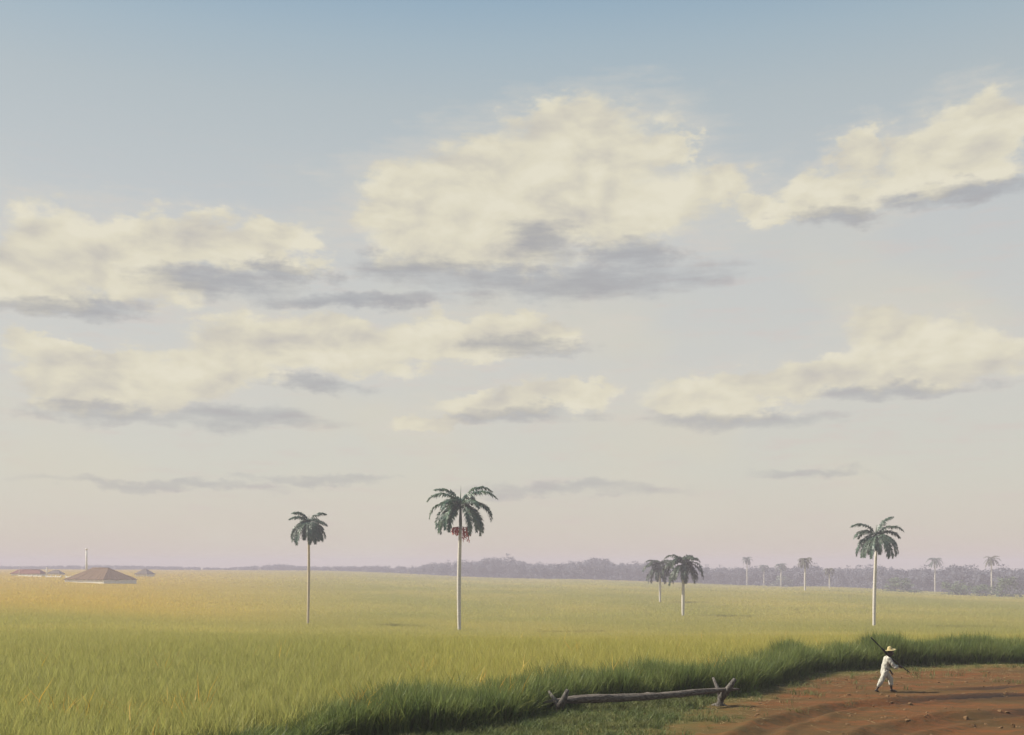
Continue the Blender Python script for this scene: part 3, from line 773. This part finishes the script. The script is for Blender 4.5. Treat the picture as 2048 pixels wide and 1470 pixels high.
# ------------------------------------------------------------------ village on the left
def hip_house(name, px, D, L, Wd, eave_h, rise, rot, roofm, label, cat, ridge=None, strips=(18, 10), over=.7):
    xw = xat(px, D); zg = gz(xw, D)
    e = empty(name, (xw, D, zg), rot); tag(e, label, cat)
    l2, w2 = L / 2, Wd / 2
    mb = MB(); mb.box((0, -w2 + .15, eave_h / 2 - .1), (L, .3, eave_h + .2)); mb.box((0, w2 - .15, eave_h / 2 - .1), (L, .3, eave_h + .2))
    mb.box((-l2 + .15, 0, eave_h / 2 - .1), (.3, Wd - .61, eave_h + .2)); mb.box((l2 - .15, 0, eave_h / 2 - .1), (.3, Wd - .61, eave_h + .2))
    mb.build('wall', M['white'], e)
    rl = (ridge if ridge is not None else L - Wd) / 2
    zt = eave_h + rise; ol, ow = l2 + over, w2 + over; ze = eave_h - over * rise / w2 * .8
    # four slopes laid in strips of thatch from ridge to eave
    slopes = [((-ol, -ow), (ol, -ow), (-rl, 0), (rl, 0), strips[0]), ((ol, -ow), (ol, ow), (rl, 0), (rl, 0), strips[1]),
              ((ol, ow), (-ol, ow), (rl, 0), (-rl, 0), strips[0]), ((-ol, ow), (-ol, -ow), (-rl, 0), (-rl, 0), strips[1])]
    for (ax, ay), (bx, by), (cx, cy), (dx, dy), ns in slopes:
        for i in range(ns):
            q0, q1 = i / ns + .004, (i + 1) / ns - .004
            lf = random.uniform(0, .14); dn = random.uniform(-.12, .15)
            a = Vector((ax + (bx - ax) * q0, ay + (by - ay) * q0, ze - dn)); b_ = Vector((ax + (bx - ax) * q1, ay + (by - ay) * q1, ze - dn))
            c = Vector((cx + (dx - cx) * q0, cy + (dy - cy) * q0, zt)); d_ = Vector((cx + (dx - cx) * q1, cy + (dy - cy) * q1, zt))
            nrm = (b_ - a).cross(c - a)
            if nrm.length < 1e-6: continue
            nrm = nrm.normalized(); up = nrm * (.10 + lf)
            mb = MB(); n0 = 0
            mb.v = [a, b_, d_, c, a + up, b_ + up, d_ + up, c + up]
            mb.f = [(3, 2, 1, 0), (4, 5, 6, 7), (0, 1, 5, 4), (1, 2, 6, 5), (2, 3, 7, 6), (3, 0, 4, 7)]
            mb.build('roof_strip', roofm, e)
    if rl > .5:
        mb = MB(); mb.tube([(-rl - .2, 0, zt + .12), (0, 0, zt + .15), (rl + .2, 0, zt + .12)], [.22, .25, .22], 8); mb.build('ridge_cap', roofm, e, True)
    return e
hip_house('thatched_barn', 201, 460, 27, 15.5, 2.2, 4.5, R(-35), M['thatch'], 'large hip-roofed thatched barn with low white walls', 'barn', strips=(20, 12), over=.35)
def chimney(name, px, D, top_py, rad, label, cat, lean=0.0):
    xw = xat(px, D); zg = gz(xw, D); H = EYE - (top_py - HZ) / F * D - zg
    e = empty(name, (xw, D, zg)); tag(e, label, cat)
    mb = MB(); mb.box((0, 0, H * .06 - .1), (rad * 3, rad * 3, H * .12 + .2)); mb.build('plinth', M['white'], e)
    mb = MB(); mb.tube([(0, 0, H * .12), (lean * .5, 0, H * .55), (lean, 0, H - rad * 1.2)], [rad * 1.15, rad, rad * .82], 12); mb.build('shaft', M['white'], e, True)
    mb = MB(); mb.tube([(lean, 0, H - rad * 1.3), (lean, 0, H - rad * 1.0), (lean, 0, H - rad * .2), (lean, 0, H)], [rad * .9, rad * 1.4, rad * 1.4, rad * 1.0], 12); mb.build('cap', M['white'], e, True)
chimney('chimney', 173, 482, 1097, .42, 'tall thin white chimney rising behind the thatched barn', 'chimney')
chimney('chimney', 93, 610, 1135, .40, 'short leaning white chimney among the low red roofs', 'chimney', .25)
hip_house('farm_shed', 58, 615, 17, 7, 1.9, 1.9, R(-8), M['tile'], 'long low red-roofed shed at the left edge', 'shed', ridge=13, strips=(14, 6), over=.5)
hip_house('farm_shed', 112, 650, 8, 5, 1.6, 1.6, R(-14), M['thatch2'], 'small brown-roofed shed between the red shed and the thatched barn', 'shed', ridge=4, strips=(8, 5), over=.4)
hip_house('hut', 290, 640, 8.2, 6.5, 2.3, 2.5, R(-20), M['thatch2'], 'small grey thatched hut alone right of the large barn', 'hut', ridge=1.8, strips=(9, 7), over=.6)
# pale mast at the left edge
xw = xat(38, 600); zg = gz(xw, 600)
e = empty('mast', (xw, 600, zg)); tag(e, 'thin white mast at the left end of the red shed', 'mast')
H = EYE - (1127 - HZ) / F * 600 - zg
mb = MB(); mb.tube([(0, 0, -.2), (.05, 0, H * .5), (.1, 0, H)], [.14, .11, .07], 8); mb.build('pole', M['white'], e, True)
mb = MB(); mb.ball((.1, 0, H + .05), .16, 8, 6); mb.build('finial', M['white'], e, True)
# white field wall with piers
A, B = Vector((xat(36, 590), 590, 0)), Vector((xat(152, 560), 560, 0))
e = empty('low_wall', (A.x, A.y, gz(A.x, A.y))); tag(e, 'low whitewashed field wall with piers before the red shed', 'wall')
ns = 12
for i in range(ns):
    p, q = A.lerp(B, i / ns), A.lerp(B, (i + 1) / ns); mid = (p + q) / 2; dv = q - p; zz = gz(mid.x, mid.y)
    if i not in (5, 9):
        mb = MB(); mb.box((mid.x - A.x, mid.y - A.y, zz - gz(A.x, A.y) + .55), (dv.length - .5, .35, 1.3), math.atan2(dv.y, dv.x)); mb.build('panel', M['white'], e)
    mb = MB(); mb.box((p.x - A.x, p.y - A.y, gz(p.x, p.y) - gz(A.x, A.y) + .75), (.5, .5, 1.7), math.atan2(dv.y, dv.x)); mb.build('pier', M['white'], e)

# ------------------------------------------------------------------ log on forked stakes
def wobble(pts, amp, seed):
    r = random.Random(seed); return [Vector(p) + Vector((r.gauss(0, amp), r.gauss(0, amp), r.gauss(0, amp))) for p in pts]
DL, DR = 33.0, 35.0
A, B = at(1086, 1404, DL), at(1478, 1379, DR)
pts = [A.lerp(B, i / 16) + Vector((0, 0, .022 * math.sin(i * .55) - .02 * math.sin(math.pi * i / 16))) for i in range(17)]
rad_ = [.03, .07, .105, .118, .122, .118, .12, .115, .116, .108, .102, .098, .096, .09, .082, .07, .025]
fp, fr_ = [], []
for i in range(97):
    q = i / 96 * 16; k = min(int(q), 15); fp.append(pts[k].lerp(pts[k + 1], q - k)); fr_.append(rad_[k] + (rad_[k + 1] - rad_[k]) * (q - k))
mb = MB(); mb.tube(fp, fr_, 22, True)
for v_ in mb.v:
    ax_ = min(range(97), key=lambda i_: abs(fp[i_].x - v_.x)); rad_v = v_ - fp[ax_]
    an = math.atan2(rad_v.z, rad_v.y)
    k = .16 * noise.noise(Vector((v_.x * .9, math.cos(an) * 2.6, math.sin(an) * 2.6))) + .12 * noise.noise(Vector((v_.x * 2.2, math.cos(an) * 7, math.sin(an) * 7)))
    for kx, ka, ks in ((1.9, .8, .35), (2.9, 2.2, .3), (4.2, 1.1, .4), (5.3, -1.9, .3), (6.3, .3, .35)):
        k += ks * math.exp(-((v_.x - kx) / .10) ** 2 - ((math.atan2(math.sin(an - ka), math.cos(an - ka))) / .45) ** 2)
    v_ += rad_v * k
lg = mb.build('log_rail', M['wood_log'], None, True)
tag(lg, 'long weathered grey log lying across two forked stakes', 'log')
def stake(name, base, fork, tips, label, r0):
    zb = road_z(base.x, base.y); e = empty(name, (base.x, base.y, zb)); tag(e, label, 'stake', 'forked stakes under the log')
    o_ = Vector((base.x, base.y, zb))
    f0 = fork - o_
    mb = MB(); mb.tube([Vector((0, 0, -.15)), Vector((.01, 0, .03)), f0 * .55 + Vector((.03, .02, 0)), f0], [r0 * 1.25, r0 * 1.15, r0, r0 * .95], 9, True, .10)
    mb.build('post', M['wood_post'], e, True)
    for k, (tp_, rr) in enumerate(tips):
        tv = tp_ - o_; mid = f0.lerp(tv, .5) + Vector((.02, 0, -.03))
        mb = MB(); mb.tube([f0 - Vector((0, 0, .06)), mid, tv], [rr * 1.2, rr, rr * .55], 8, True, .10); mb.build('prong', M['wood_post'], e, True)
    mb = MB()
    for k in range(2):
        a = (-.3, 2.4)[k]; mb2 = MB()
        mb2.tube([(0, 0, .05), (.16 * math.cos(a), .16 * math.sin(a), .03), (.36 * math.cos(a), .36 * math.sin(a), -.03)], [r0 * .8, r0 * .5, r0 * .2], 7, True, .1)
        mb2.build('root', M['wood_post'], e, True)
lb = at(1115, 1428, 0); lD = EYE * F / (1428 - HZ)
stake('forked_stake', Vector((xat(1115, DL), DL - .06, 0)), at(1118, 1412, DL - .08), [(at(1135, 1380, DL - .26), .10), (at(1097, 1382, DL + .24), .06)],
      'weathered forked stake holding the left end of the log', .085)
stake('forked_stake', Vector((xat(1438, DR), DR - .02, 0)), at(1441, 1394, DR - .06), [(at(1470, 1358, DR - .26), .105), (at(1426, 1355, DR + .24), .06)],
      'crooked forked stake with roots holding the right end of the log', .10)

# ------------------------------------------------------------------ the walking man
PD = 38.9
PX, PY = xat(1773, PD), PD
def fuse(mb, voxel, smooth_it, name):
    """overlapping limbs become one continuous surface"""
    me = mesh(name + '_tmp', mb.v, mb.f); o = link(name + '_tmp', me)
    md = o.modifiers.new('r', 'REMESH'); md.mode = 'VOXEL'; md.voxel_size = voxel; md.use_smooth_shade = True
    ms = o.modifiers.new('s', 'SMOOTH'); ms.factor = .5; ms.iterations = smooth_it
    dg = bpy.context.evaluated_depsgraph_get(); dg.update()
    nm = bpy.data.meshes.new_from_object(o.evaluated_get(dg)); nm.name = name
    bpy.data.objects.remove(o); bpy.data.meshes.remove(me)
    nm.materials.clear()
    return nm
def limb(mb, pts, radii, sides=12, flat=1.0):
    P_ = [Vector(p) for p in pts]; Q = []; RR = []
    for i in range(len(P_) - 1):
        for k in range(5):
            q = k / 5; Q.append(P_[i].lerp(P_[i + 1], q)); RR.append(radii[i] + (radii[i + 1] - radii[i]) * q)
    Q.append(P_[-1]); RR.append(radii[-1])
    mb.tube(Q, RR, sides, True, 0, flat); mb.ball(P_[0], radii[0] * .98); mb.ball(P_[-1], radii[-1] * .98)
    for p, r in zip(P_[1:-1], radii[1:-1]): mb.ball(p, r * .99)
_pp = [Vector((-.62, -.17, 1.965)), Vector((-.23, -.18, 1.57)), Vector((.12, -.185, 1.195)), Vector((.44, -.16, .955)), Vector((.78, -.11, .72))]
def on_pole(q):                       # a crooked stick through these points
    f = q * 4; i = min(int(f), 3); u = f - i
    p0, p1, p2, p3 = _pp[max(i - 1, 0)], _pp[i], _pp[i + 1], _pp[min(i + 2, 4)]
    return .5 * (2 * p1 + (p2 - p0) * u + (2 * p0 - 5 * p1 + 4 * p2 - p3) * u * u + (3 * p1 - p0 - 3 * p2 + p3) * u ** 3)
pdir = (_pp[4] - _pp[3]).normalized()
body = MB()
body.ball((.133, 0, 1.405), (.098, .076, .118), 16, 12)               # skull
body.ball((.175, 0, 1.355), (.055, .055, .060), 12, 8)                # jaw
limb(body, [(.228, 0, 1.405), (.248, 0, 1.375)], [.010, .017], 8)      # nose
body.ball((.236, 0, 1.337), (.014, .026, .011), 8, 6)                 # mouth
for s_ in (-1, 1):
    body.ball((.205, s_ * .035, 1.428), (.020, .026, .012), 8, 6)      # brow
    body.ball((.115, s_ * .078, 1.385), (.022, .010, .034), 8, 6)      # ear
limb(body, [(.05, 0, 1.20), (.075, 0, 1.27), (.115, 0, 1.36)], [.075, .055, .056])
limb(body, [(.035, 0, 1.18), (.0, 0, 1.0), (-.04, 0, .82)], [.125, .115, .125], 14)
limb(body, [(.03, -.16, 1.205), (.05, 0, 1.22), (.03, .16, 1.205)], [.062, .075, .062])
HP = on_pole(.775)
limb(body, [(.03, -.17, 1.20), (.235, -.235, .90)], [.056, .042]); limb(body, [(.235, -.235, .90), (.425, -.185, .955)], [.042, .030])
limb(body, [(.03, .17, 1.20), (.06, .235, .91)], [.056, .042]); limb(body, [(.06, .235, .91), (.22, .22, .74)], [.042, .028])
# near hand closed on the pole: palm, four fingers, thumb
wr = Vector((.425, -.185, .955)); pc = HP + Vector((-.012, -.030, -.030))
limb(body, [wr, pc], [.026, .034], 10)
body.ball(pc, (.040, .026, .040))
sidev = pdir.cross(Vector((0, 1, 0))).normalized(); yv = Vector((0, 1, 0))
for k, ln in enumerate((.95, 1.0, .97, .85)):
    c = HP + pdir * (-.033 + .022 * k); rr = .030 * ln + .004
    P4 = [c + (-yv * math.cos(th) + sidev * math.sin(th)) * rr for th in (R(-40), R(20), R(85), R(150), R(205))]
    limb(body, P4, [.0098, .0096, .0092, .0088, .0078], 8)
P4 = [pc - pdir * .02, HP - pdir * .045 + (-yv * .5 - sidev * .8) * .028, HP - pdir * .060 + (yv * .5 - sidev * .8) * .028]
limb(body, P4, [.013, .0108, .0088], 8)
# far hand, hanging and slightly curled
wf = Vector((.22, .22, .74)); pf_ = Vector((.255, .215, .67)); limb(body, [wf, pf_], [.025, .033]); body.ball(pf_, (.022, .036, .042))
for k, ln in enumerate((.062, .070, .066, .052)):
    b0 = pf_ + Vector((.006, -.030 + .020 * k, -.028))
    limb(body, [b0, b0 + Vector((.018, 0, -.5 * ln)), b0 + Vector((.008, 0, -ln))], [.0098, .009, .0078], 8)
limb(body, [pf_ + Vector((0, -.03, .02)), pf_ + Vector((.03, -.05, -.012)), pf_ + Vector((.045, -.045, -.04))], [.012, .0105, .0088], 8)
# legs: near leg trails, far leg leads
limb(body, [(-.05, -.085, .80), (-.19, -.09, .46)], [.088, .058]); limb(body, [(-.19, -.09, .46), (-.29, -.09, .27), (-.385, -.09, .105)], [.058, .054, .034])
limb(body, [(-.05, .085, .80), (.175, .085, .45)], [.088, .058]); limb(body, [(.175, .085, .45), (.185, .085, .28), (.205, .085, .085)], [.058, .055, .034])
def foot(an, heel, ball_, toe, y_):
    limb(body, [an, heel], [.034, .036]); limb(body, [heel, ball_], [.034, .034], 10, .8); limb(body, [an, ball_], [.034, .028], 10)
    for k in range(5):
        dy = (-.036 + .018 * k) * (1 if y_ > 0 else -1)
        limb(body, [Vector(ball_) + Vector((0, dy, -.008)), Vector(toe) + Vector((-.006 * abs(k - (.5)), dy * 1.1, 0))], [.014, .0115 if k else .015], 8)
foot((-.385, -.09, .105), (-.415, -.09, .085), (-.335, -.09, .050), (-.285, -.09, .040), -1)
foot((.205, .085, .085), (.180, .085, .060), (.325, .085, .052), (.390, .085, .040), 1)
man = link('person', fuse(body, .0075, 3, 'person'), M['skin'])
zman = 0.5 * (road_z(PX - .33, PY - .09) + road_z(PX + .28, PY + .09)) - .022
man.location = (PX, PY, zman)
tag(man, 'barefoot person in white clothes and straw hat walking, pole on shoulder', 'person')
for s_ in (-1, 1):
    mb = MB(); mb.ball((.213, s_ * .034, 1.408), .0135, 8, 6); mb.build('eye', M['eye'], man, True)
def cloth(mb, name, voxel, it, amp):
    me = fuse(mb, voxel, it, name)
    n_ = len(me.vertices); co = np.zeros(n_ * 3, np.float32); me.vertices.foreach_get('co', co); co = co.reshape(-1, 3)
    nn = np.zeros(n_ * 3, np.float32); me.vertices.foreach_get('normal', nn); nn = nn.reshape(-1, 3)
    dsp = np.array([amp * noise.noise(Vector((c[0] * 16 + c[2] * 5, c[1] * 16, c[2] * 6 - c[0] * 4))) + .4 * amp * noise.noise(Vector((c[0] * 40, c[1] * 40, c[2] * 22))) for c in co])
    co += nn * dsp[:, None]; me.vertices.foreach_set('co', co.reshape(-1)); me.update()
    return link(name, me, M['cotton'], man)
sh = MB()
limb(sh, [(.02, 0, 1.17), (-.02, 0, 1.0), (-.055, 0, .80), (-.075, 0, .70)], [.132, .134, .142, .140], 16)
limb(sh, [(.03, -.165, 1.205), (.055, 0, 1.215), (.03, .165, 1.205)], [.080, .088, .080])
limb(sh, [(.045, 0, 1.20), (.062, 0, 1.235)], [.085, .066])
limb(sh, [(.03, -.165, 1.185), (.23, -.238, .90)], [.078, .070]); limb(sh, [(.23, -.238, .90), (.29, -.215, .925)], [.070, .066])
limb(sh, [(.03, .165, 1.185), (.06, .232, .91)], [.078, .068]); limb(sh, [(.06, .232, .91), (.13, .225, .835)], [.068, .060])
cloth(sh, 'shirt', .013, 3, .016)
tr_ = MB()
limb(tr_, [(-.055, 0, .82), (-.065, 0, .74)], [.130, .130], 16)
limb(tr_, [(-.06, -.085, .76), (-.185, -.092, .48), (-.305, -.092, .265)], [.104, .092, .072]); tr_.ball((-.30, -.092, .285), (.078, .078, .05))
limb(tr_, [(-.05, .085, .76), (.165, .087, .47), (.192, .087, .285)], [.104, .094, .074]); tr_.ball((.195, .087, .30), (.082, .08, .05))
cloth(tr_, 'trousers', .013, 3, .016)
hat = MB()
prof = [(.0, .125), (.035, .122), (.062, .105), (.082, .055), (.094, .015), (.100, .003), (.150, -.006), (.205, -.002), (.206, -.008), (.150, -.013), (.098, -.006), (.086, .010), (.055, .095), (.0, .112)]
seg = 28
for r_, z_ in prof:
    for k in range(seg):
        th = 2 * math.pi * k / seg; hat.v.append(Vector((r_ * math.cos(th), r_ * math.sin(th), z_ + (.012 * math.sin(2 * th + .6) if r_ > .12 else 0))))
for i in range(len(prof) - 1):
    for k in range(seg):
        hat.f.append((i * seg + k, (i + 1) * seg + k, (i + 1) * seg + (k + 1) % seg, i * seg + (k + 1) % seg))
ho = hat.build('straw_hat', M['straw'], man, True); ho.location = (.118, 0, 1.508); ho.rotation_euler = (0, R(-9), 0)
pm = MB(); qs = [0, .02, .12, .24, .255, .30, .40, .54, .57, .75, .97, 1.0]
rs = [.013, .024, .023, .018, .026, .037, .036, .032, .020, .019, .017, .012]
pm.tube([on_pole(q) + Vector((0, 0, .012 * math.sin(q * 3.1))) for q in qs], rs, 10, True, .04)
po = pm.build('carrying_pole', M['pole'], None, True); po.location = man.location
tag(po, 'long dark pole, thicker in the middle, resting on the walking person\'s shoulder', 'pole')

# ------------------------------------------------------------------ haze: the air between here and the woods
mb = MB(); mb.box((0, 0, 0), (3900, 3900, 1)); hz = mb.build('haze', None)
zlo, zhi = float(GZ.min()) - 1.0, 17.6
for v in hz.data.vertices: v.co.z = zlo if v.co.z < 0 else zhi
m, t, o = mat_new('haze_air')
pvn = t.add('ShaderNodeVolumePrincipled', {'Color': (0.665, 0.605, 0.695, 1), 'Density': 0.00078, 'Anisotropy': 0.0})
t.l.new(pvn.outputs[0], o.inputs['Volume'])
m.cycles.homogeneous_volume = True
hz.data.materials.append(m)
tag(hz, 'thin lavender haze in the air over the whole field', 'haze', kind='stuff')
